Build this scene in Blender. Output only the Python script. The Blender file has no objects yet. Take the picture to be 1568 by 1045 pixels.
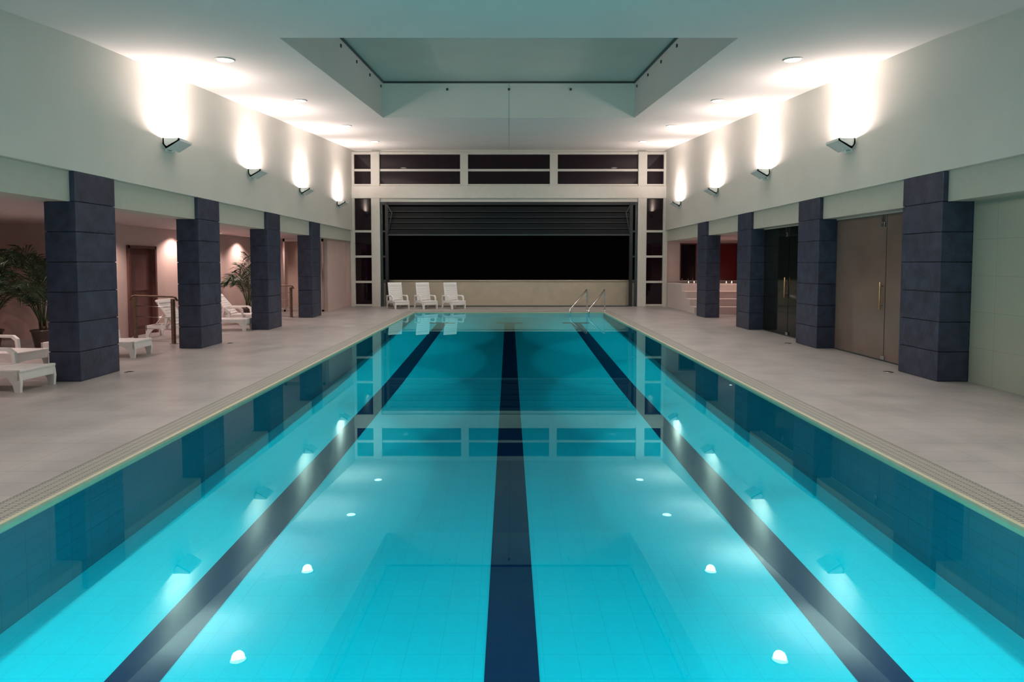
import bpy, bmesh, math, random
from mathutils import Vector, Matrix
random.seed(7)
scene = bpy.context.scene
try:
    scene.view_settings.view_transform = 'Standard'
    scene.view_settings.look = 'None'
except Exception as e:
    print(e)

# ------------------------------------------------------------------ materials
def new_mat(name):
    m = bpy.data.materials.new(name); m.use_nodes = True
    nt = m.node_tree
    b = nt.nodes['Principled BSDF']
    return m, nt, b

def plain(name, col, rough=0.5, metal=0.0, var=0.06, scale=6.0, spec=0.5, bump=0.0, bscale=40):
    m, nt, b = new_mat(name)
    tc = nt.nodes.new('ShaderNodeTexCoord')
    n = nt.nodes.new('ShaderNodeTexNoise'); n.inputs['Scale'].default_value = scale
    n.inputs['Detail'].default_value = 5
    nt.links.new(tc.outputs['Object'], n.inputs['Vector'])
    r = nt.nodes.new('ShaderNodeValToRGB')
    r.color_ramp.elements[0].position = 0.3; r.color_ramp.elements[1].position = 0.7
    r.color_ramp.elements[0].color = tuple(max(0, c*(1-var)) for c in col)+(1,)
    r.color_ramp.elements[1].color = tuple(min(1, c*(1+var)) for c in col)+(1,)
    nt.links.new(n.outputs['Fac'], r.inputs['Fac'])
    nt.links.new(r.outputs['Color'], b.inputs['Base Color'])
    b.inputs['Roughness'].default_value = rough
    b.inputs['Metallic'].default_value = metal
    b.inputs['Specular IOR Level'].default_value = spec
    if bump > 0:
        n2 = nt.nodes.new('ShaderNodeTexNoise'); n2.inputs['Scale'].default_value = bscale
        nt.links.new(tc.outputs['Object'], n2.inputs['Vector'])
        bp = nt.nodes.new('ShaderNodeBump'); bp.inputs['Strength'].default_value = bump
        bp.inputs['Distance'].default_value = 0.02
        nt.links.new(n2.outputs['Fac'], bp.inputs['Height'])
        nt.links.new(bp.outputs['Normal'], b.inputs['Normal'])
    return m

def emis(name, col, strength):
    m, nt, b = new_mat(name)
    b.inputs['Base Color'].default_value = col+(1,)
    b.inputs['Emission Color'].default_value = col+(1,)
    b.inputs['Emission Strength'].default_value = strength
    return m

def tiles(name, c1, c2, mortar, w, h, msize=0.006, rough=0.5, swap=None, offset=0.0, stain=0.0, spec=0.4, bump=0.2):
    m, nt, b = new_mat(name)
    tc = nt.nodes.new('ShaderNodeTexCoord')
    vec = tc.outputs['Object']
    if swap:
        sep = nt.nodes.new('ShaderNodeSeparateXYZ'); comb = nt.nodes.new('ShaderNodeCombineXYZ')
        nt.links.new(vec, sep.inputs[0])
        for i, a in enumerate(swap):
            nt.links.new(sep.outputs['XYZ'.index(a)], comb.inputs[i])
        vec = comb.outputs[0]
    br = nt.nodes.new('ShaderNodeTexBrick')
    br.offset = offset
    br.inputs['Color1'].default_value = c1+(1,); br.inputs['Color2'].default_value = c2+(1,)
    br.inputs['Mortar'].default_value = mortar+(1,)
    br.inputs['Scale'].default_value = 1.0
    br.inputs['Mortar Size'].default_value = msize
    br.inputs['Brick Width'].default_value = w; br.inputs['Row Height'].default_value = h
    nt.links.new(vec, br.inputs['Vector'])
    out = br.outputs['Color']
    if stain > 0:
        n = nt.nodes.new('ShaderNodeTexNoise'); n.inputs['Scale'].default_value = 1.3; n.inputs['Detail'].default_value = 8
        nt.links.new(tc.outputs['Object'], n.inputs['Vector'])
        r = nt.nodes.new('ShaderNodeValToRGB')
        r.color_ramp.elements[0].position = 0.35; r.color_ramp.elements[0].color = (1-stain,)*3+(1,)
        r.color_ramp.elements[1].position = 0.6; r.color_ramp.elements[1].color = (1, 1, 1, 1)
        nt.links.new(n.outputs['Fac'], r.inputs['Fac'])
        mx = nt.nodes.new('ShaderNodeMixRGB'); mx.blend_type = 'MULTIPLY'; mx.inputs[0].default_value = 1
        nt.links.new(out, mx.inputs[1]); nt.links.new(r.outputs['Color'], mx.inputs[2])
        out = mx.outputs[0]
    nt.links.new(out, b.inputs['Base Color'])
    b.inputs['Roughness'].default_value = rough
    b.inputs['Specular IOR Level'].default_value = spec
    bp = nt.nodes.new('ShaderNodeBump'); bp.inputs['Strength'].default_value = bump; bp.inputs['Distance'].default_value = 0.004
    bp.invert = True
    nt.links.new(br.outputs['Fac'], bp.inputs['Height']); nt.links.new(bp.outputs['Normal'], b.inputs['Normal'])
    return m

M = {}
M['wall'] = plain('paint_grey_green', (0.665, 0.655, 0.60), 0.6, var=0.03, scale=1.2, bump=0.05)
M['beam'] = plain('paint_beam', (0.48, 0.49, 0.425), 0.6, var=0.03)
M['ceil'] = plain('paint_ceiling', (0.67, 0.665, 0.64), 0.8, var=0.02, scale=1.0)
M['roof'] = plain('skylight_panel', (0.42, 0.50, 0.46), 0.35, var=0.04, scale=1.0)
M['frame_dark'] = plain('frame_dark', (0.03, 0.045, 0.05), 0.4, var=0.1)
M['frame_white'] = plain('frame_white', (0.60, 0.58, 0.53), 0.45, var=0.03)
M['pink'] = plain('paint_mauve', (0.60, 0.44, 0.40), 0.6, var=0.04, scale=2)
M['pink_ceiling'] = plain('paint_lounge_ceiling', (0.60, 0.48, 0.48), 0.7, var=0.02)
M['stone'] = plain('slate_stone', (0.030, 0.039, 0.072), 0.42, var=0.4, scale=5, bump=0.4, bscale=18)
M['core'] = plain('grout_dark', (0.005, 0.006, 0.01), 0.8)
M['deck'] = tiles('deck_tiles', (0.36, 0.335, 0.325), (0.345, 0.32, 0.31), (0.26, 0.245, 0.235), 0.6, 0.3, 0.005, 0.36, stain=0.2, spec=0.5)
M['edge'] = plain('edge_tile', (0.46, 0.44, 0.31), 0.35, var=0.06, scale=10)
M['grate'] = tiles('gutter_grating', (0.36, 0.34, 0.295), (0.34, 0.325, 0.28), (0.13, 0.13, 0.12), 0.08, 0.035, 0.007, 0.5, bump=0.5)
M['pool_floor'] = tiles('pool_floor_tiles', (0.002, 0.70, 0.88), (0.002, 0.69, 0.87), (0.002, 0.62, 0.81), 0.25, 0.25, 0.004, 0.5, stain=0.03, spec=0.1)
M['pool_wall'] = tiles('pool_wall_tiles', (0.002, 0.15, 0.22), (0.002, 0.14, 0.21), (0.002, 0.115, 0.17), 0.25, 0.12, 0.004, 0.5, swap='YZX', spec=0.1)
M['pool_line'] = tiles('pool_lane_tiles', (0.002, 0.014, 0.08), (0.002, 0.016, 0.085), (0.003, 0.025, 0.095), 0.25, 0.25, 0.004, 0.5, spec=0.1)
M['steel'] = plain('stainless_steel', (0.6, 0.6, 0.6), 0.2, metal=1.0, var=0.03)
M['brass'] = plain('brushed_brass', (0.62, 0.42, 0.22), 0.3, metal=1.0, var=0.05)
M['plastic'] = plain('white_resin', (0.78, 0.76, 0.74), 0.35, var=0.02)
M['sconce'] = plain('sconce_grey', (0.70, 0.74, 0.72), 0.4, var=0.02)
M['lamp'] = emis('lamp_glow', (1.0, 0.92, 0.86), 6.0)
M['candle'] = emis('candle_glow', (1.0, 0.75, 0.5), 6.0)
M['leaf'] = plain('palm_leaf', (0.022, 0.05, 0.02), 0.45, var=0.4, scale=8)
M['trunk'] = plain('palm_stem', (0.12, 0.09, 0.05), 0.7, var=0.3, scale=20)
M['pot'] = plain('pot_glazed', (0.05, 0.03, 0.03), 0.3, var=0.2)
M['soil'] = plain('potting_soil', (0.03, 0.02, 0.015), 0.9, var=0.3, scale=30)
M['timber'] = plain('timber_post', (0.16, 0.09, 0.06), 0.5, var=0.3, scale=12)
M['door_wood'] = plain('door_wood', (0.10, 0.03, 0.025), 0.4, var=0.2, scale=5)
M['door_frame'] = plain('door_frame_dark', (0.14, 0.06, 0.055), 0.4, var=0.1)
M['frost'] = plain('frosted_glass', (0.175, 0.13, 0.112), 0.14, var=0.15, scale=0.8)
M['greenglass'] = tiles('glazed_wall_tiles', (0.36, 0.39, 0.325), (0.35, 0.38, 0.315), (0.29, 0.325, 0.27), 1.2, 0.6, 0.005, 0.25, swap='YZX')
M['spa'] = plain('spa_render', (0.58, 0.50, 0.47), 0.5, var=0.04)
M['lowwall'] = plain('terrace_wall_render', (0.46, 0.40, 0.31), 0.7, var=0.06, scale=3)
M['terrace'] = tiles('terrace_tiles', (0.3, 0.29, 0.27), (0.28, 0.27, 0.25), (0.15, 0.15, 0.14), 0.6, 0.6, 0.008, 0.5)
M['slat'] = plain('door_slat_charcoal', (0.010, 0.012, 0.015), 0.45, var=0.15)
M['slat2'] = plain('door_panel_black', (0.004, 0.004, 0.006), 0.4, var=0.15, spec=0.2)

def glassy(name, col, rough=0.03, tint=0.0):
    m, nt, b = new_mat(name)
    tc = nt.nodes.new('ShaderNodeTexCoord'); n = nt.nodes.new('ShaderNodeTexNoise'); n.inputs['Scale'].default_value = 0.7
    nt.links.new(tc.outputs['Object'], n.inputs['Vector'])
    mr = nt.nodes.new('ShaderNodeMapRange'); mr.inputs['To Min'].default_value = rough; mr.inputs['To Max'].default_value = rough*1.5
    nt.links.new(n.outputs['Fac'], mr.inputs['Value']); nt.links.new(mr.outputs['Result'], b.inputs['Roughness'])
    b.inputs['Base Color'].default_value = col+(1,)
    b.inputs['Specular IOR Level'].default_value = 0.3
    return m
M['nightglass'] = glassy('night_window_glass', (0.010, 0.004, 0.008), 0.03)
M['darkglass'] = glassy('dark_door_glass', (0.010, 0.012, 0.011), 0.05)
M['redglass'] = glassy('red_window_glass', (0.13, 0.006, 0.01), 0.08)

def clear_glass():
    m = bpy.data.materials.new('clear_panel_glass'); m.use_nodes = True
    nt = m.node_tree; nt.nodes.clear()
    o = nt.nodes.new('ShaderNodeOutputMaterial'); t = nt.nodes.new('ShaderNodeBsdfTransparent')
    t.inputs[0].default_value = (0.92, 0.95, 0.93, 1)
    g = nt.nodes.new('ShaderNodeBsdfGlossy'); g.inputs['Roughness'].default_value = 0.02
    f = nt.nodes.new('ShaderNodeFresnel'); f.inputs['IOR'].default_value = 1.45
    mx = nt.nodes.new('ShaderNodeMixShader')
    nt.links.new(f.outputs[0], mx.inputs[0]); nt.links.new(t.outputs[0], mx.inputs[1]); nt.links.new(g.outputs[0], mx.inputs[2])
    nt.links.new(mx.outputs[0], o.inputs[0])
    return m
M['clear'] = clear_glass()

def water_mat():
    m = bpy.data.materials.new('still_water'); m.use_nodes = True
    nt = m.node_tree; nt.nodes.clear()
    o = nt.nodes.new('ShaderNodeOutputMaterial'); t = nt.nodes.new('ShaderNodeBsdfTransparent')
    t.inputs[0].default_value = (0.6, 1.0, 1.0, 1)
    g = nt.nodes.new('ShaderNodeBsdfGlossy'); g.inputs['Roughness'].default_value = 0.012
    g.inputs[0].default_value = (0.5, 1, 1, 1)
    f = nt.nodes.new('ShaderNodeFresnel'); f.inputs['IOR'].default_value = 1.7
    tc = nt.nodes.new('ShaderNodeTexCoord'); n = nt.nodes.new('ShaderNodeTexNoise')
    n.inputs['Scale'].default_value = 1.2; n.inputs['Detail'].default_value = 2
    bp = nt.nodes.new('ShaderNodeBump'); bp.inputs['Strength'].default_value = 0.008; bp.inputs['Distance'].default_value = 0.02
    nt.links.new(tc.outputs['Object'], n.inputs['Vector']); nt.links.new(n.outputs['Fac'], bp.inputs['Height'])
    nt.links.new(bp.outputs['Normal'], g.inputs['Normal']); nt.links.new(bp.outputs['Normal'], f.inputs['Normal'])
    mx = nt.nodes.new('ShaderNodeMixShader')
    nt.links.new(f.outputs[0], mx.inputs[0]); nt.links.new(t.outputs[0], mx.inputs[1]); nt.links.new(g.outputs[0], mx.inputs[2])
    nt.links.new(mx.outputs[0], o.inputs[0])
    return m
M['water'] = water_mat()

# ------------------------------------------------------------------ mesh builder
class B:
    def __init__(s, name):
        s.name = name; s.bm = bmesh.new(); s.mats = []
    def mi(s, k):
        if k not in s.mats: s.mats.append(k)
        return s.mats.index(k)
    def face(s, pts, k):
        vs = [s.bm.verts.new(p) for p in pts]
        f = s.bm.faces.new(vs); f.material_index = s.mi(k); return f
    def box(s, x0, x1, y0, y1, z0, z1, k, bevel=0.0, mat=None):
        r = bmesh.ops.create_cube(s.bm, size=1.0)
        vs = r['verts']
        T = Matrix.Translation(((x0+x1)/2, (y0+y1)/2, (z0+z1)/2)) @ Matrix.Diagonal((abs(x1-x0), abs(y1-y0), abs(z1-z0), 1))
        if mat is not None: T = mat @ T
        bmesh.ops.transform(s.bm, matrix=T, verts=vs)
        fs = set(f for v in vs for f in v.link_faces)
        i = s.mi(k)
        for f in fs: f.material_index = i
        if bevel > 0:
            es = list(set(e for v in vs for e in v.link_edges))
            rb = bmesh.ops.bevel(s.bm, geom=es, offset=bevel, segments=2, affect='EDGES', profile=0.6)
            for f in rb['faces']: f.material_index = i
    def prism(s, poly, axis, a0, a1, k, mat=None):
        def P(p, a):
            if axis == 'y': v = Vector((p[0], a, p[1]))
            elif axis == 'x': v = Vector((a, p[0], p[1]))
            else: v = Vector((p[0], p[1], a))
            return mat @ v if mat is not None else v
        A = [s.bm.verts.new(P(p, a0)) for p in poly]; C = [s.bm.verts.new(P(p, a1)) for p in poly]
        i = s.mi(k); n = len(poly); fs = []
        fs.append(s.bm.faces.new(A)); fs.append(s.bm.faces.new(C[::-1]))
        for j in range(n):
            fs.append(s.bm.faces.new([A[j], C[j], C[(j+1) % n], A[(j+1) % n]]))
        for f in fs: f.material_index = i
        bmesh.ops.recalc_face_normals(s.bm, faces=fs)
    def tube(s, pts, r, k, seg=10, cap=True):
        pts = [Vector(p) for p in pts]; rings = []
        i = s.mi(k); up = None
        for j, p in enumerate(pts):
            if j == 0: d = pts[1]-p
            elif j == len(pts)-1: d = p-pts[j-1]
            else: d = (pts[j+1]-p).normalized()+(p-pts[j-1]).normalized()
            d.normalize()
            if up is None:
                up = Vector((0, 0, 1)) if abs(d.z) < 0.9 else Vector((1, 0, 0))
            u = d.cross(up)
            if u.length < 1e-4: u = d.cross(Vector((0, 1, 0)))
            u.normalize(); v = u.cross(d).normalized(); up = v
            rr = r[j] if isinstance(r, (list, tuple)) else r
            rings.append([s.bm.verts.new(p+u*math.cos(t)*rr+v*math.sin(t)*rr) for t in [2*math.pi*q/seg for q in range(seg)]])
        for a, c in zip(rings, rings[1:]):
            for q in range(seg):
                f = s.bm.faces.new([a[q], a[(q+1) % seg], c[(q+1) % seg], c[q]]); f.material_index = i; f.smooth = True
        if cap:
            for rg in (rings[0], rings[-1]):
                f = s.bm.faces.new(rg); f.material_index = i
    def lathe(s, prof, k, c=(0, 0, 0), seg=28):
        i = s.mi(k); rings = []
        for r, z in prof:
            rings.append([s.bm.verts.new((c[0]+r*math.cos(2*math.pi*q/seg), c[1]+r*math.sin(2*math.pi*q/seg), c[2]+z)) for q in range(seg)])
        for a, b2 in zip(rings, rings[1:]):
            for q in range(seg):
                f = s.bm.faces.new([a[q], a[(q+1) % seg], b2[(q+1) % seg], b2[q]]); f.material_index = i; f.smooth = True
        for rg in (rings[0], rings[-1]):
            f = s.bm.faces.new(rg); f.material_index = i
    def done(s, parent=None, loc=None, rot=None):
        bmesh.ops.recalc_face_normals(s.bm, faces=s.bm.faces[:]) if s.name not in ('pool_water',) else None
        me = bpy.data.meshes.new(s.name); s.bm.to_mesh(me); s.bm.free()
        for k in s.mats: me.materials.append(M[k])
        o = bpy.data.objects.new(s.name, me); scene.collection.objects.link(o)
        if loc: o.location = loc
        if rot: o.rotation_euler = rot
        if parent: o.parent = parent
        return o

def light(name, typ, loc, energy, col, parent=None, rot=(0, 0, 0), **kw):
    d = bpy.data.lights.new(name, typ); d.energy = energy; d.color = col
    for a, v in kw.items(): setattr(d, a, v)
    o = bpy.data.objects.new(name, d); scene.collection.objects.link(o)
    o.location = loc; o.rotation_euler = rot
    if parent: o.parent = parent
    return o

# ------------------------------------------------------------------ dimensions
XW = 7.25; YF = 28.0; YN = -3.0
PX = 3.9; PY0 = 0.2; PY1 = 24.8
CZ = 3.55; BZ = 3.04
def cz(y): return 4.98+0.081*y if y >= 10.35 else 5.818-0.12*(10.35-y)
COLY = [2.1, 6.1, 10.1, 14.1, 18.1, 22.15]

# ------------------------------------------------------------------ floor
b = B('floor')
G = 0.36
b.box(-14.2, -PX-G, YN, YF+0.2, -0.2, 0, 'deck')
b.box(PX+G, 11.2, YN, YF+0.2, -0.2, 0, 'deck')
b.box(-PX-G, PX+G, PY1+G, YF+0.2, -0.2, 0, 'deck')
b.box(-PX-G, PX+G, YN, PY0-G, -0.2, 0, 'deck')
b.done()

b = B('pool_gutter')
e = 0.045
for sx in (-1, 1):
    xa, xb = sorted((sx*(PX+e), sx*(PX+G)))
    b.box(xa, xb, PY0-G, PY1+G, -0.1, -0.004, 'grate')
    xa, xb = sorted((sx*PX, sx*(PX+e)))
    b.box(xa, xb, PY0-e, PY1+e, -0.07, 0.0, 'edge')
b.box(-PX-e, PX+e, PY1+e, PY1+G, -0.1, -0.004, 'grate')
b.box(-PX, PX, PY1, PY1+e, -0.07, 0.0, 'edge')
b.box(-PX-e, PX+e, PY0-G, PY0-e, -0.1, -0.004, 'grate')
b.box(-PX, PX, PY0-e, PY0, -0.07, 0.0, 'edge')
b.done()

prof = [(PY0, -0.92), (13.2, -0.68), (PY1, -0.22)]
def fz(y):
    for (a, za), (c, zc) in zip(prof, prof[1:]):
        if a <= y <= c: return za+(zc-za)*(y-a)/(c-a)
    return prof[-1][1]
b = B('swimming_pool')
for (a, za), (c, zc) in zip(prof, prof[1:]):
    b.face([(-PX, a, za), (PX, a, za), (PX, c, zc), (-PX, c, zc)], 'pool_floor')
    for sx in (-1, 1):
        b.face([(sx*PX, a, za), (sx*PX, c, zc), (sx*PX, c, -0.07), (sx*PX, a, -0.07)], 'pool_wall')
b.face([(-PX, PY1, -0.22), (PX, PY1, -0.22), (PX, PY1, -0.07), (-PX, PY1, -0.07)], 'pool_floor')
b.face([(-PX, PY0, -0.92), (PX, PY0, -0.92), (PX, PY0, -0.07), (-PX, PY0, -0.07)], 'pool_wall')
ly1 = 22.9
for cx in (-2.57, 0.02, 2.57):
    w = 0.19
    ys = [PY0+0.6, 13.2, ly1]
    for a, c in zip(ys, ys[1:]):
        b.face([(cx-w, a, fz(a)+0.004), (cx+w, a, fz(a)+0.004), (cx+w, c, fz(c)+0.004), (cx-w, c, fz(c)+0.004)], 'pool_line')
    b.face([(cx-0.5, ly1, fz(ly1)+0.005), (cx+0.5, ly1, fz(ly1)+0.005), (cx+0.5, ly1+0.35, fz(ly1+.35)+0.005), (cx-0.5, ly1+0.35, fz(ly1+.35)+0.005)], 'pool_line')
pool = b.done()
for x in (-3.1, -1.4, 1.4, 3.1):  # added fill lights, out of view on the near end, brighten the pool floor
    o = light('added_pool_fill', 'AREA', (x, PY0+0.02, -0.32), 58, (0.85, 1.0, 0.88), parent=pool,
          rot=(math.radians(87), 0, 0), shape='DISK', size=0.28)
    o.data.spread = math.radians(110)

b = B('pool_water')
b.face([(-PX, PY0, -0.03), (PX, PY0, -0.03), (PX, PY1, -0.03), (-PX, PY1, -0.03)], 'water')
b.done()

# ------------------------------------------------------------------ side walls
for side, sx in (('left', -1), ('right', 1)):
    b = B('wall_'+side)
    def bx(xa, xb, *a, **k):
        x0, x1 = sorted((sx*xa, sx*xb)); b.box(x0, x1, *a, **k)
    bx(XW, XW+0.65, YN, YF+0.2, CZ, 7.6, 'wall')
    prev = YN
    for cy in COLY+[None]:
        nxt = cy if cy is not None else YF
        bx(XW+0.09, XW+0.6, prev, nxt, BZ, CZ, 'beam')
        if cy is not None: prev = cy+1.0
    if sx > 0:
        bx(7.78, 7.95, YN, 10.1, 0, BZ, 'greenglass')
    else:
        bx(7.6, 7.8, 25.2, YF, 0, BZ, 'pink')
    b.done()

for sx in (-1, 1):
    for cy in COLY:
        if sx > 0 and cy < 8: continue
        b = B('stone_column')
        wdt = 0.53; L = 1.02; n = 7; h = CZ/n
        b.box(-wdt/2+0.02, wdt/2-0.02, 0.02, L-0.02, 0, CZ-0.004, 'core')
        for i in range(n):
            z0 = i*h+0.005; z1 = (i+1)*h-0.005
            b.box(-wdt/2, wdt/2, 0, L, z0, z1, 'stone', bevel=0.012)
        b.done(loc=(sx*(XW+wdt/2), cy, 0))

# ------------------------------------------------------------------ ceiling
b = B('ceiling')
OX = 3.88; OY0 = 10.35; OY1 = 18.78
def q(x0, x1, y0, y1, off=0, k='ceil'):
    b.face([(x0, y0, cz(y0)+off), (x1, y0, cz(y0)+off), (x1, y1, cz(y1)+off), (x0, y1, cz(y1)+off)], k)
b.face([(-XW-.05, YN, cz(YN)), (XW+.05, YN, cz(YN)), (XW+.05, OY0, 5.818), (-XW-.05, OY0, 5.818)], 'ceil')
q(-XW-.05, -OX, OY0, OY1); q(OX, XW+.05, OY0, OY1); q(-XW-.05, XW+.05, OY1, YF+0.1)
R = 1.13
for sx in (-1, 1):
    b.face([(sx*OX, OY0, cz(OY0)), (sx*OX, OY1, cz(OY1)), (sx*OX, OY1, cz(OY1)+R), (sx*OX, OY0, cz(OY0)+R)], 'ceil')
for y in (OY0, OY1):
    b.face([(-OX, y, cz(y)), (OX, y, cz(y)), (OX, y, cz(y)+R), (-OX, y, cz(y)+R)], 'ceil')
b.done()

b = B('skylight')
def q2(x0, x1, y0, y1, off, k):
    za, zb = cz(y0)+off, cz(y1)+off
    v = [(x0, y0, za), (x1, y0, za), (x1, y1, zb), (x0, y1, zb)]
    v2 = [(p[0], p[1], p[2]-0.05) for p in v]
    b.face(v, k); b.face(v2[::-1], k)
    for i in range(4):
        j = (i+1) % 4; b.face([v[i], v[j], v2[j], v2[i]], k)
q2(-OX, OX, OY0, OY1, R+0.02, 'roof')
q2(-OX, -OX+0.04, OY0, OY1, R-0.03, 'frame_dark'); q2(OX-0.04, OX, OY0, OY1, R-0.03, 'frame_dark')
q2(-OX, OX, OY1-0.05, OY1, R-0.03, 'frame_dark')
for sx in (-1, 1):
    for i in range(6):
        y = OY0+0.8+i*1.45
        b.box(sx*OX-0.03, sx*OX+0.03, y, y+0.05, cz(y)+R-0.27, cz(y)+R-0.20, 'frame_dark')
for x in (-1.9, 0, 1.9):
    b.box(x-0.03, x+0.03, OY1-0.05, OY1, cz(OY1)+R-0.3, cz(OY1)+R-0.24, 'frame_dark')
b.done()
b = B('trim_1')
for (y0, y1) in ((OY1+0.005, YF-.02),):
    b.face([(-0.012, y0, cz(y0)-0.004), (0.012, y0, cz(y0)-0.004), (0.012, y1, cz(y1)-0.004), (-0.012, y1, cz(y1)-0.004)], 'beam')
b.box(-0.012, 0.012, OY1-0.006, OY1, cz(OY1), cz(OY1)+R-0.1, 'beam')
b.done()

# ------------------------------------------------------------------ far wall
b = B('wall_far')
b.box(-XW-0.6, XW+0.6, YF, YF+0.2, 7.12, 7.6, 'frame_white')
b.box(-7.4, 7.4, YF-0.12, YF+0.2, 5.02, 5.58, 'frame_white', bevel=0.01)
for x in (-6.17, 6.17):
    b.box(x-0.2, x+0.2, YF-0.1, YF+0.2, 0, 7.15, 'frame_white', bevel=0.01)
for x in (-XW, XW):
    b.box(x-0.1, x+0.1, YF-0.06, YF+0.2, 0, 7.15, 'frame_white')
for x in (-2.07, 2.07):
    b.box(x-0.18, x+0.18, YF-0.08, YF+0.2, 5.58, 7.12, 'frame_white', bevel=0.01)
b.box(-XW, XW, YF-0.04, YF+0.1, 5.58, 5.68, 'frame_white')
b.box(-XW, XW, YF-0.04, YF+0.1, 7.04, 7.14, 'frame_white')
b.box(-5.97, 5.97, YF, YF+0.2, 4.86, 5.02, 'frame_white')
b.box(-14.2, -XW-0.1, YF, YF+0.2, 0, BZ+.05, 'pink')
b.done()

xs = [-XW+.1, -6.37, -5.97, -2.25, -1.89, 1.89, 2.25, 5.97, 6.37, XW-.1]
wn = 1
for i in range(0, 10, 2):
    b = B('window_%d' % wn); wn += 1
    x0, x1 = xs[i], xs[i+1]
    b.box(x0, x1, YF+0.06, YF+0.08, 5.6, 7.1, 'nightglass')
    b.box(x0, x1, YF-0.02, YF+0.1, 6.27, 6.37, 'frame_white')
    b.done()
for sx in (-1, 1):
    b = B('window_%d' % wn); wn += 1
    x0, x1 = sorted((sx*6.37, sx*(XW-.1)))
    b.box(x0, x1, YF+0.06, YF+0.08, 0, 5.02, 'nightglass')
    for z in (0.06, 1.15, 2.33, 3.5):
        b.box(x0, x1, YF-0.03, YF+0.1, z-0.05, z+0.05, 'frame_white')
    b.done()

b = B('door_1')
for sx in (-1, 1):
    x0, x1 = sorted((sx*5.6, sx*5.75)); b.box(x0, x1, YF-0.02, YF+0.12, 0, 4.86, 'slat')
    x0, x1 = sorted((sx*5.86, sx*5.96)); b.box(x0, x1, YF-0.02, YF+0.12, 0, 4.86, 'frame_dark')
    for z in (1.15, 2.33, 3.5):
        x0, x1 = sorted((sx*5.7, sx*5.9)); b.box(x0, x1, YF, YF+0.1, z-.04, z+.04, 'frame_dark')
    b.tube([(sx*5.66, YF-0.1, 4.8), (sx*5.4, YF-0.16, 4.35), (sx*5.6, YF-0.06, 3.35)], 0.025, 'frame_dark')
b.box(-5.97, 5.97, YF-0.02, YF+0.15, 4.72, 4.86, 'slat')
for i, (z0, z1, yy) in enumerate([(4.42, 4.64, 0.0), (4.16, 4.36, .06), (3.92, 4.1, .1), (3.64, 3.86, .06), (3.36, 3.58, 0.0)]):
    b.box(-5.6, 5.6, YF+yy-0.05, YF+yy+0.02, z0, z1, 'slat2')
    b.box(-5.6, 5.6, YF+yy-0.07, YF+yy, z0-0.025, z0+0.012, 'slat')
b.box(-5.6, 5.6, YF-0.08, YF+0.03, 3.3, 3.36, 'frame_dark')
b.done()

b = B('terrace')
b.box(-9, 9, YF+0.2, YF+6, -0.2, 0.0, 'terrace')
b.done()
b = B('terrace_wall')
b.box(-7.0, 7.0, YF+0.9, YF+1.1, 0.001, 1.15, 'lowwall')
b.box(-7.05, 7.05, YF+0.86, YF+1.14, 1.15, 1.21, 'lowwall', bevel=0.01)
b.done()
b = B('trim_2')
b.box(-5.6, 5.6, YF-0.1, YF+0.2, 0, 0.03, 'frame_dark')
b.done()
b = B('wall_near'); b.box(-14.2, 8, YN-0.2, YN, 0, 5, 'wall'); b.done()

# ------------------------------------------------------------------ left lounge
b = B('wall_lounge')
b.box(-10.5, -10.3, 16.0, 16.2, 0, BZ, 'pink')
b.box(-10.5, -10.3, 17.5, YF, 0, BZ, 'pink')
b.box(-10.5, -10.3, 16.2, 17.5, 2.5, BZ, 'pink')
b.box(-14.2, -10.3, 15.8, 16.0, 0, BZ, 'pink')
b.box(-14.2, -14.0, YN, 15.8, 0, BZ, 'pink')
b.done()
b = B('ceiling_lounge'); b.box(-14.2, -XW-0.6, YN, YF, BZ, BZ+0.1, 'pink_ceiling'); b.done()
b = B('door_2')
b.box(-10.42, -10.36, 16.28, 17.42, 0, 2.42, 'door_wood')
b.box(-10.5, -10.24, 16.2, 16.28, 0, 2.5, 'door_frame'); b.box(-10.5, -10.24, 17.42, 17.5, 0, 2.5, 'door_frame')
b.box(-10.5, -10.24, 16.2, 17.5, 2.42, 2.5, 'door_frame')
b.box(-10.355, -10.35, 16.45, 17.25, 0.25, 1.1, 'door_frame'); b.box(-10.355, -10.35, 16.45, 17.25, 1.25, 2.25, 'door_frame')
b.tube([(-10.36, 17.3, 1.05), (-10.3, 17.3, 1.05), (-10.3, 17.18, 1.05)], 0.012, 'steel')
b.done()
b = B('glass_partition')
for x in (-10.2, -9.35, -8.5, -7.75):
    b.box(x-0.04, x+0.04, 25.0, 25.1, 0, BZ, 'steel')
b.box(-10.25, -7.7, 25.0, 25.1, BZ-0.12, BZ, 'steel'); b.box(-10.25, -7.7, 25.0, 25.1, 0, 0.08, 'steel')
b.box(-10.2, -7.75, 25.04, 25.06, 0.08, BZ-0.12, 'clear')
b.done()

def balustrade(loc, rot, n=2, span=1.2):
    b = B('handrail')
    for i in range(n+1):
        x = i*span
        b.box(x-0.045, x+0.045, -0.03, 0.03, 0, 1.12, 'timber', bevel=0.004)
        b.box(x-0.08, x+0.08, -0.06, 0.06, 0, 0.015, 'steel')
    E = n*span
    b.tube([(-0.15, 0, 1.08), (-.08, 0, 1.16), (0, 0, 1.18), (E, 0, 1.18), (E+0.1, 0, 1.16), (E+0.16, 0, 1.06)], 0.025, 'timber')
    for z in (0.35, 0.65, 0.92):
        b.tube([(0, 0, z), (E, 0, z)], 0.008, 'steel', seg=6)
    return b.done(loc=loc, rot=rot)
balustrade((-8.35, 14.9, 0), (0, 0, math.radians(160)), n=1, span=1.3)
balustrade((-8.1, 22.3, 0), (0, 0, math.radians(150)))

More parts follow.
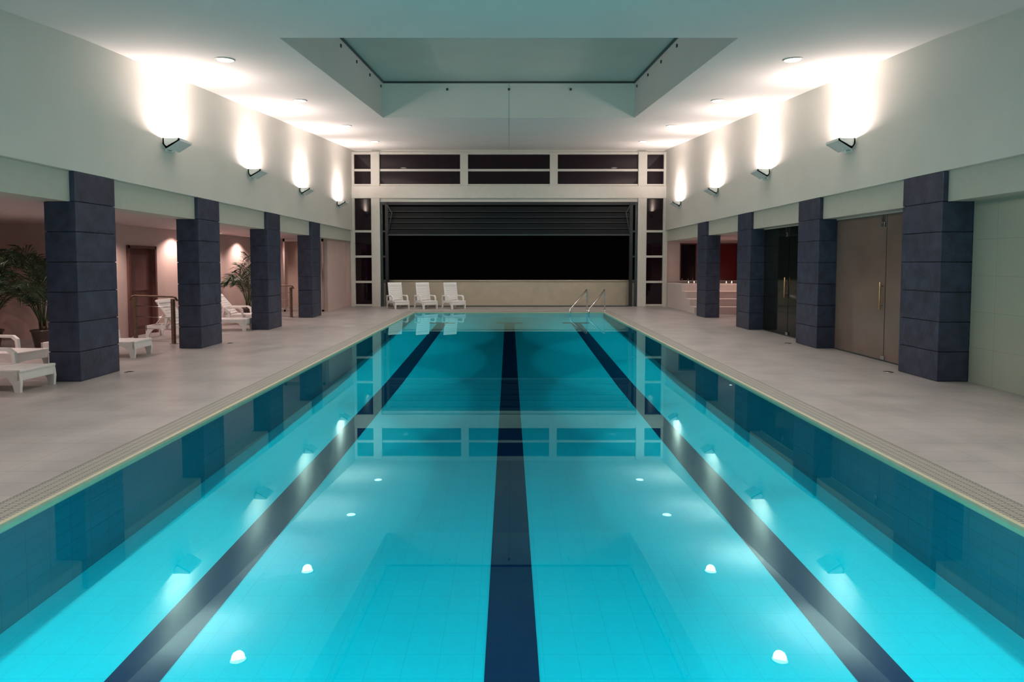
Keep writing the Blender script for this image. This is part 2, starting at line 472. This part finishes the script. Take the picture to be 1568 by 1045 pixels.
# ------------------------------------------------------------------ sun loungers
def lounger(loc, rotz, back=50, foot=1.9, name='sun_lounger'):
    b = B(name)
    W = 0.34; sz = 0.34
    hinge = 0.75 if foot > 1.5 else 0.3
    for sy in (-1, 1):
        y0, y1 = sorted((sy*(W-0.045), sy*W))
        L0 = 0.0; L1 = foot
        poly = [(L0, sz), (L0, 0), (L0+0.07, 0), (L0+0.10, 0.12), (L0+0.18, 0.22), (L0+0.3, sz-0.08)]
        poly += [(L1-0.32, sz-0.08), (L1-0.2, 0.22), (L1-0.12, 0.12), (L1-0.09, 0), (L1, 0), (L1+0.015, 0.16), (L1, sz-0.05), (L1-0.05, sz)]
        b.prism(poly, 'y', y0, y1, 'plastic')
        ax = hinge
        arm = [(ax-0.22, sz), (ax-0.17, sz), (ax-0.14, sz+0.2), (ax+0.3, sz+0.2), (ax+0.38, sz+0.14), (ax+0.4, sz), (ax+0.46, sz), (ax+0.44, sz+0.18), (ax+0.34, sz+0.25), (ax-0.2, sz+0.25)]
        y2, y3 = sorted((sy*(W-0.01), sy*(W+0.045)))
        b.prism(arm, 'y', y2, y3, 'plastic')
    b.box(foot-0.04, foot, -W, W, 0.18, sz, 'plastic', bevel=0.008)
    b.box(0, 0.04, -W, W, 0.2, sz, 'plastic', bevel=0.008)
    x = hinge+0.02
    while x < foot-0.04:
        b.box(x, min(x+0.075, foot), -W+0.03, W-0.03, sz-0.02, sz+0.008, 'plastic', bevel=0.005)
        x += 0.09
    b.box(foot-0.08, foot+0.012, -W, W, sz-0.03, sz+0.015, 'plastic', bevel=0.012)
    T = Matrix.Translation((hinge, 0, sz)) @ Matrix.Rotation(math.radians(back), 4, 'Y')
    LB = 0.78
    for sy in (-1, 1):
        y0, y1 = sorted((sy*(W-0.06), sy*(W-0.01)))
        b.box(-LB, 0, y0, y1, -0.02, 0.02, 'plastic', bevel=0.008, mat=T)
    t = 0.03
    while t < LB-0.1:
        b.box(-t-0.08, -t, -W+0.05, W-0.05, -0.01, 0.015, 'plastic', bevel=0.005, mat=T)
        t += 0.09
    b.box(-LB-0.05, -LB+0.07, -W+0.01, W-0.01, -0.025, 0.03, 'plastic', bevel=0.015, mat=T)
    e = T @ Vector((-0.45, 0, -0.02))
    for sy in (-1, 1):
        b.tube([(max(0.03, hinge-0.6), sy*0.22, sz-0.05), (e.x, sy*0.22, e.z)], 0.012, 'plastic', seg=8)
    return b.done(loc=loc, rot=(0, 0, rotz))

lounger((-9.45, 9.7, 0), math.radians(-4), back=50)
lounger((-9.85, 12.9, 0), math.radians(3), back=50)
lounger((-9.75, 16.4, 0), math.radians(0), back=55, foot=1.7)
lounger((-9.75, 18.0, 0), math.radians(4), back=50)
lounger((-9.85, 19.8, 0), math.radians(2), back=50)
lounger((-10.9, 11.6, 0), math.radians(-8), back=58)
for x in (-5.25, -4.0, -2.75):
    lounger((x, 27.25, 0), math.radians(-55), back=78, foot=0.95, name='pool_chair')

# ------------------------------------------------------------------ palms
def palm(loc, height=2.1, nf=13, seed=1, spread=0.85):
    rnd = random.Random(seed)
    b = B('potted_palm')
    b.lathe([(0.17, 0), (0.18, 0.01), (0.24, 0.36), (0.265, 0.38), (0.265, 0.42), (0.235, 0.42), (0.225, 0.37), (0.02, 0.37)], 'pot')
    b.lathe([(0.0, 0.365), (0.225, 0.37), (0.22, 0.385), (0.0, 0.39)], 'soil')
    for i in range(5):
        a = 2*math.pi*i/5
        b.tube([(0.05*math.cos(a), 0.05*math.sin(a), 0.36), (0.07*math.cos(a), 0.07*math.sin(a), 0.55), (0.08*math.cos(a), 0.08*math.sin(a), 0.7)], [0.03, 0.022, 0.014], 'trunk', seg=8)
    for i in range(nf):
        a = 2*math.pi*i/nf*1.0+rnd.uniform(-.25, .25)
        top = height*rnd.uniform(0.55, 1.0); sp = spread*rnd.uniform(0.7, 1.1)*(1.3 if top < height*0.8 else 0.75)
        P = []
        N = 16
        for j in range(N+1):
            t = j/N
            r = 0.06+sp*(t**1.4)
            z = 0.5+(top-0.5)*math.sin(min(1, t*1.15)*math.pi/2)-0.38*max(0, t-0.6)**1.3*2.2
            P.append(Vector((r*math.cos(a), r*math.sin(a), z)))
        b.tube(P, [0.012*(1-0.75*j/N) for j in range(N+1)], 'leaf', seg=5)
        for j in range(4, N+1):
            for h in (0, 0.5):
                if j == N and h: continue
                p = P[j].lerp(P[min(j+1, N)], h)
                d = (P[j]-P[j-1]).normalized()
                side = d.cross(Vector((0, 0, 1))).normalized()
                t = (j+h)/N
                ll = 0.42*math.sin(math.pi*min(1, (t-0.15)*1.1))+0.09
                for sg in (-1, 1):
                    dirv = (side*sg*0.7+d*0.85+Vector((0, 0, rnd.uniform(-.15, .2)))).normalized()
                    m1 = p+dirv*ll*0.5; tip = p+dirv*ll+Vector((0, 0, -0.3*ll))
                    wv = d*0.014
                    b.face([p-wv*0.4, m1-wv, tip, m1+wv, p+wv*0.4], 'leaf')
    return b.done(loc=loc)
palm((-11.2, 14.4, 0), 2.45, 26, 3, 0.85)
palm((-12.4, 14.3, 0), 2.3, 24, 4, 0.85)
palm((-9.3, 21.4, 0), 2.4, 16, 5, 0.65)

# ------------------------------------------------------------------ right side doors and spa
def glassdoor(n, y0, y1, split, k, hy):
    b = B('door_%d' % n)
    X = 7.68
    g = 0.012
    b.box(X, X+0.02, y0, split-g, 0.02, BZ-0.03, k); b.box(X, X+0.02, split+g, y1, 0.02, BZ-0.03, k)
    b.box(X-0.02, X+0.04, y0, y1, 0, 0.02, 'frame_dark'); b.box(X-0.02, X+0.04, y0, y1, BZ-0.03, BZ, 'frame_white')
    b.tube([(X-0.06, hy, 1.05), (X-0.06, hy, 1.62)], 0.018, 'brass')
    for z in (1.14, 1.54):
        b.tube([(X-0.06, hy, z), (X+0.005, hy, z)], 0.01, 'brass', seg=8)
    b.box(X-0.035, X+0.03, hy-0.05, hy+0.05, 2.75, 2.85, 'steel', bevel=0.008)
    b.box(X-0.05, X-0.01, hy-0.02, hy+0.02, 2.85, 2.98, 'steel')
    b.box(X-0.035, X+0.03, split-0.06, split+0.06, 0.03, 0.12, 'steel', bevel=0.008)
    b.done()
glassdoor(3, 11.12, 14.1, 12.25, 'frost', 12.33)
glassdoor(4, 15.12, 18.1, 16.5, 'darkglass', 16.6)

b = B('wall_spa')
b.box(7.72, 11.2, 18.6, 18.7, 0, BZ, 'pink')
b.box(11.0, 11.2, 18.7, YF, 0, BZ, 'pink')
b.box(XW+0.1, 11.2, YF, YF+0.2, 0, 1.2, 'pink'); b.box(XW+0.1, 11.2, YF, YF+0.2, 2.95, BZ+.05, 'pink')
b.box(XW+0.1, 7.95, YF, YF+0.2, 1.2, 2.95, 'pink'); b.box(8.75, 9.25, YF, YF+0.2, 1.2, 2.95, 'pink'); b.box(10.7, 11.2, YF, YF+0.2, 1.2, 2.95, 'pink')
b.done()
for (x0, x1, k) in ((7.95, 8.75, 'nightglass'), (9.25, 10.7, 'redglass')):
    b = B('window_%d' % wn); wn += 1
    b.box(x0, x1, YF+0.1, YF+0.12, 1.2, 2.95, k)
    for xx in (x0, x1-0.05): b.box(xx, xx+0.05, YF-0.02, YF+0.12, 1.2, 2.95, 'door_frame')
    b.box(x0, x1, YF-0.02, YF+0.12, 2.9, 2.95, 'door_frame'); b.box(x0-.05, x1+.05, YF-0.08, YF+0.12, 1.16, 1.22, 'spa')
    b.done()
b = B('ceiling_spa'); b.box(XW+0.6, 11.2, 18.6, YF, BZ, BZ+0.1, 'pink_ceiling'); b.done()
b = B('spa_steps')
for i, y in enumerate((23.75, 24.35, 24.95, 25.55)):
    z = 0.28*(i+1)
    b.box(7.35, 10.98, y, YF-0.09 if i == 3 else y+0.62, 0, z, 'spa', bevel=0.01)
b.done()
b = B('tealight_candles')
for i in range(12):
    x = 7.7+i*0.27; y = 25.75+0.1*(i % 2)
    b.lathe([(0.03, 0), (0.035, 0.07), (0.03, 0.075), (0.0, 0.06)], 'plastic', c=(x, y, 1.12), seg=12)
    b.lathe([(0.0, 0.06), (0.016, 0.085), (0.010, 0.11), (0.0, 0.13)], 'candle', c=(x, y, 1.12), seg=8)
b.done()

# ------------------------------------------------------------------ pool stair handrail
b = B('pool_handrail')
for x in (3.3, 4.05):
    pts = [(x, 25.35, 0), (x, 25.35, 0.72)]
    for a in range(1, 7):
        t = a/6*math.radians(115)
        pts.append((x-0.06*a/6, 25.17+0.18*math.cos(t), 0.72+0.18*math.sin(t)))
    pts += [(x-0.6, 24.2, 0.42), (x-0.85, 23.9, 0.2), (x-0.87, 23.86, -0.15)]
    b.tube(pts, 0.03, 'steel')
    b.lathe([(0.05, 0), (0.05, 0.02), (0.03, 0.03)], 'steel', c=(x, 25.35, 0), seg=16)
b.done()

for (x, y) in ((-7.0, 11.0), (7.0, 11.0), (-7.0, 15.0), (7.0, 15.0)):
    b = B('floor_drain')
    b.lathe([(0.0, 0), (0.085, 0), (0.085, 0.005), (0.07, 0.008), (0.0, 0.008)], 'steel', seg=20)
    for i in range(-2, 3): b.box(-0.055, 0.055, i*0.022-0.005, i*0.022+0.005, 0.007, 0.0095, 'core')
    b.done(loc=(x, y, 0.0))

# ------------------------------------------------------------------ lamps
PINK = (1.0, 0.80, 0.745)
def sconce(sx, y, E=92, ES=195):
    z = 4.5
    b = B('wall_sconce')
    sec = [(0.03, 0.0), (0.10, -0.10), (0.38, 0.07), (0.38, 0.12), (0.35, 0.12), (0.35, 0.085), (0.11, -0.05), (0.06, 0.0), (0.06, 0.12), (0.03, 0.12)]
    b.prism(sec, 'y', -0.25, 0.25, 'sconce')
    for yy in (-0.25, 0.235):
        b.prism([(0.03, 0.0), (0.10, -0.10), (0.38, 0.07), (0.38, 0.12), (0.03, 0.12)], 'y', yy, yy+0.015, 'sconce')
    b.box(0, 0.035, -0.1, 0.1, -0.14, 0.1, 'sconce', bevel=0.006)
    b.tube([(0.02, 0, -0.1), (0.10, 0, -0.13), (0.12, 0, -0.05)], 0.03, 'sconce', seg=12)
    o = b.done(loc=(sx*XW, y, z), rot=(0, 0, 0 if sx < 0 else math.pi))
    light('uplight', 'AREA', (0.26, 0, 0.105), E, PINK, parent=o, rot=(math.pi, 0, 0), shape='RECTANGLE', size=0.16, size_y=0.42)
    light('uplight_beam', 'SPOT', (0.29, 0, 0.11), ES, PINK, parent=o, rot=(math.pi, math.radians(3), 0), spot_size=math.radians(94), spot_blend=1.0, shadow_soft_size=0.12)
    return o
for sx in (-1, 1):
    for y in (0.9, 4.9, 12.9, 17.0, 21.1, 25.6):  # first two are unseen sconces, added to light the near end of the hall
        sconce(sx, y)

for sx in (-1, 1):
    for y in (3.5, 7.6, 11.75, 15.9, 20.4, 24.7):
        b = B('ceiling_downlight')
        b.lathe([(0.0, -0.03), (0.13, -0.03), (0.15, -0.015), (0.15, 0.02)], 'lamp', seg=28)
        b.lathe([(0.15, 0.02), (0.15, -0.02), (0.17, -0.022), (0.185, -0.005), (0.185, 0.02)], 'frame_white', seg=28)
        o = b.done(loc=(sx*5.46, y, cz(y)))
        o.rotation_euler = (math.atan(0.081), 0, 0)
        light('downlight_lamp', 'SPOT', (0, 0, -0.06), 600, (1, 0.93, 0.87), parent=o, rot=(0, sx*math.radians(30), 0), spot_size=math.radians(130), spot_blend=1.0, shadow_soft_size=0.12)

def lounge_down(x, y, E, col, z=BZ):
    b = B('recessed_spotlight')
    b.lathe([(0.0, -0.008), (0.055, -0.008), (0.06, 0.0)], 'lamp', seg=20)
    b.lathe([(0.06, 0.0), (0.06, -0.012), (0.085, -0.004), (0.085, 0.0)], 'frame_white', seg=20)
    o = b.done(loc=(x, y, z))
    light('spot_lamp', 'SPOT', (0, 0, -0.03), E, col, parent=o, spot_size=math.radians(130), spot_blend=0.7, shadow_soft_size=0.05)
LC = (1.0, 0.76, 0.69)
for y in (5, 8.5, 12):
    lounge_down(-10.2, y, 210, LC)
for y in (15, 18.4, 20.6, 22.8, 26.0):
    lounge_down(-9.85, y, 210, LC)
lounge_down(-12.4, 13.5, 150, LC)
lounge_down(9.3, 20.8, 150, (1.0, 0.7, 0.62)); lounge_down(9.3, 25.0, 170, (1.0, 0.7, 0.62))

# world
w = bpy.data.worlds.new('night'); scene.world = w; w.use_nodes = True
w.node_tree.nodes['Background'].inputs[0].default_value = (0.0006, 0.0005, 0.0006, 1)
w.node_tree.nodes['Background'].inputs[1].default_value = 1.0

# ------------------------------------------------------------------ camera
cam = bpy.data.cameras.new('camera'); co = bpy.data.objects.new('camera', cam); scene.collection.objects.link(co)
f = 920.0
cam.sensor_width = 36; cam.sensor_fit = 'HORIZONTAL'; cam.lens = 36*f/1568
p = math.atan(42.3/f)
co.location = (0.0, 0, 2.0)
co.rotation_euler = (math.pi/2-p, 0, 0)
cam.shift_y = -76.2/1568; cam.shift_x = 0.003
cam.clip_end = 200
scene.camera = co
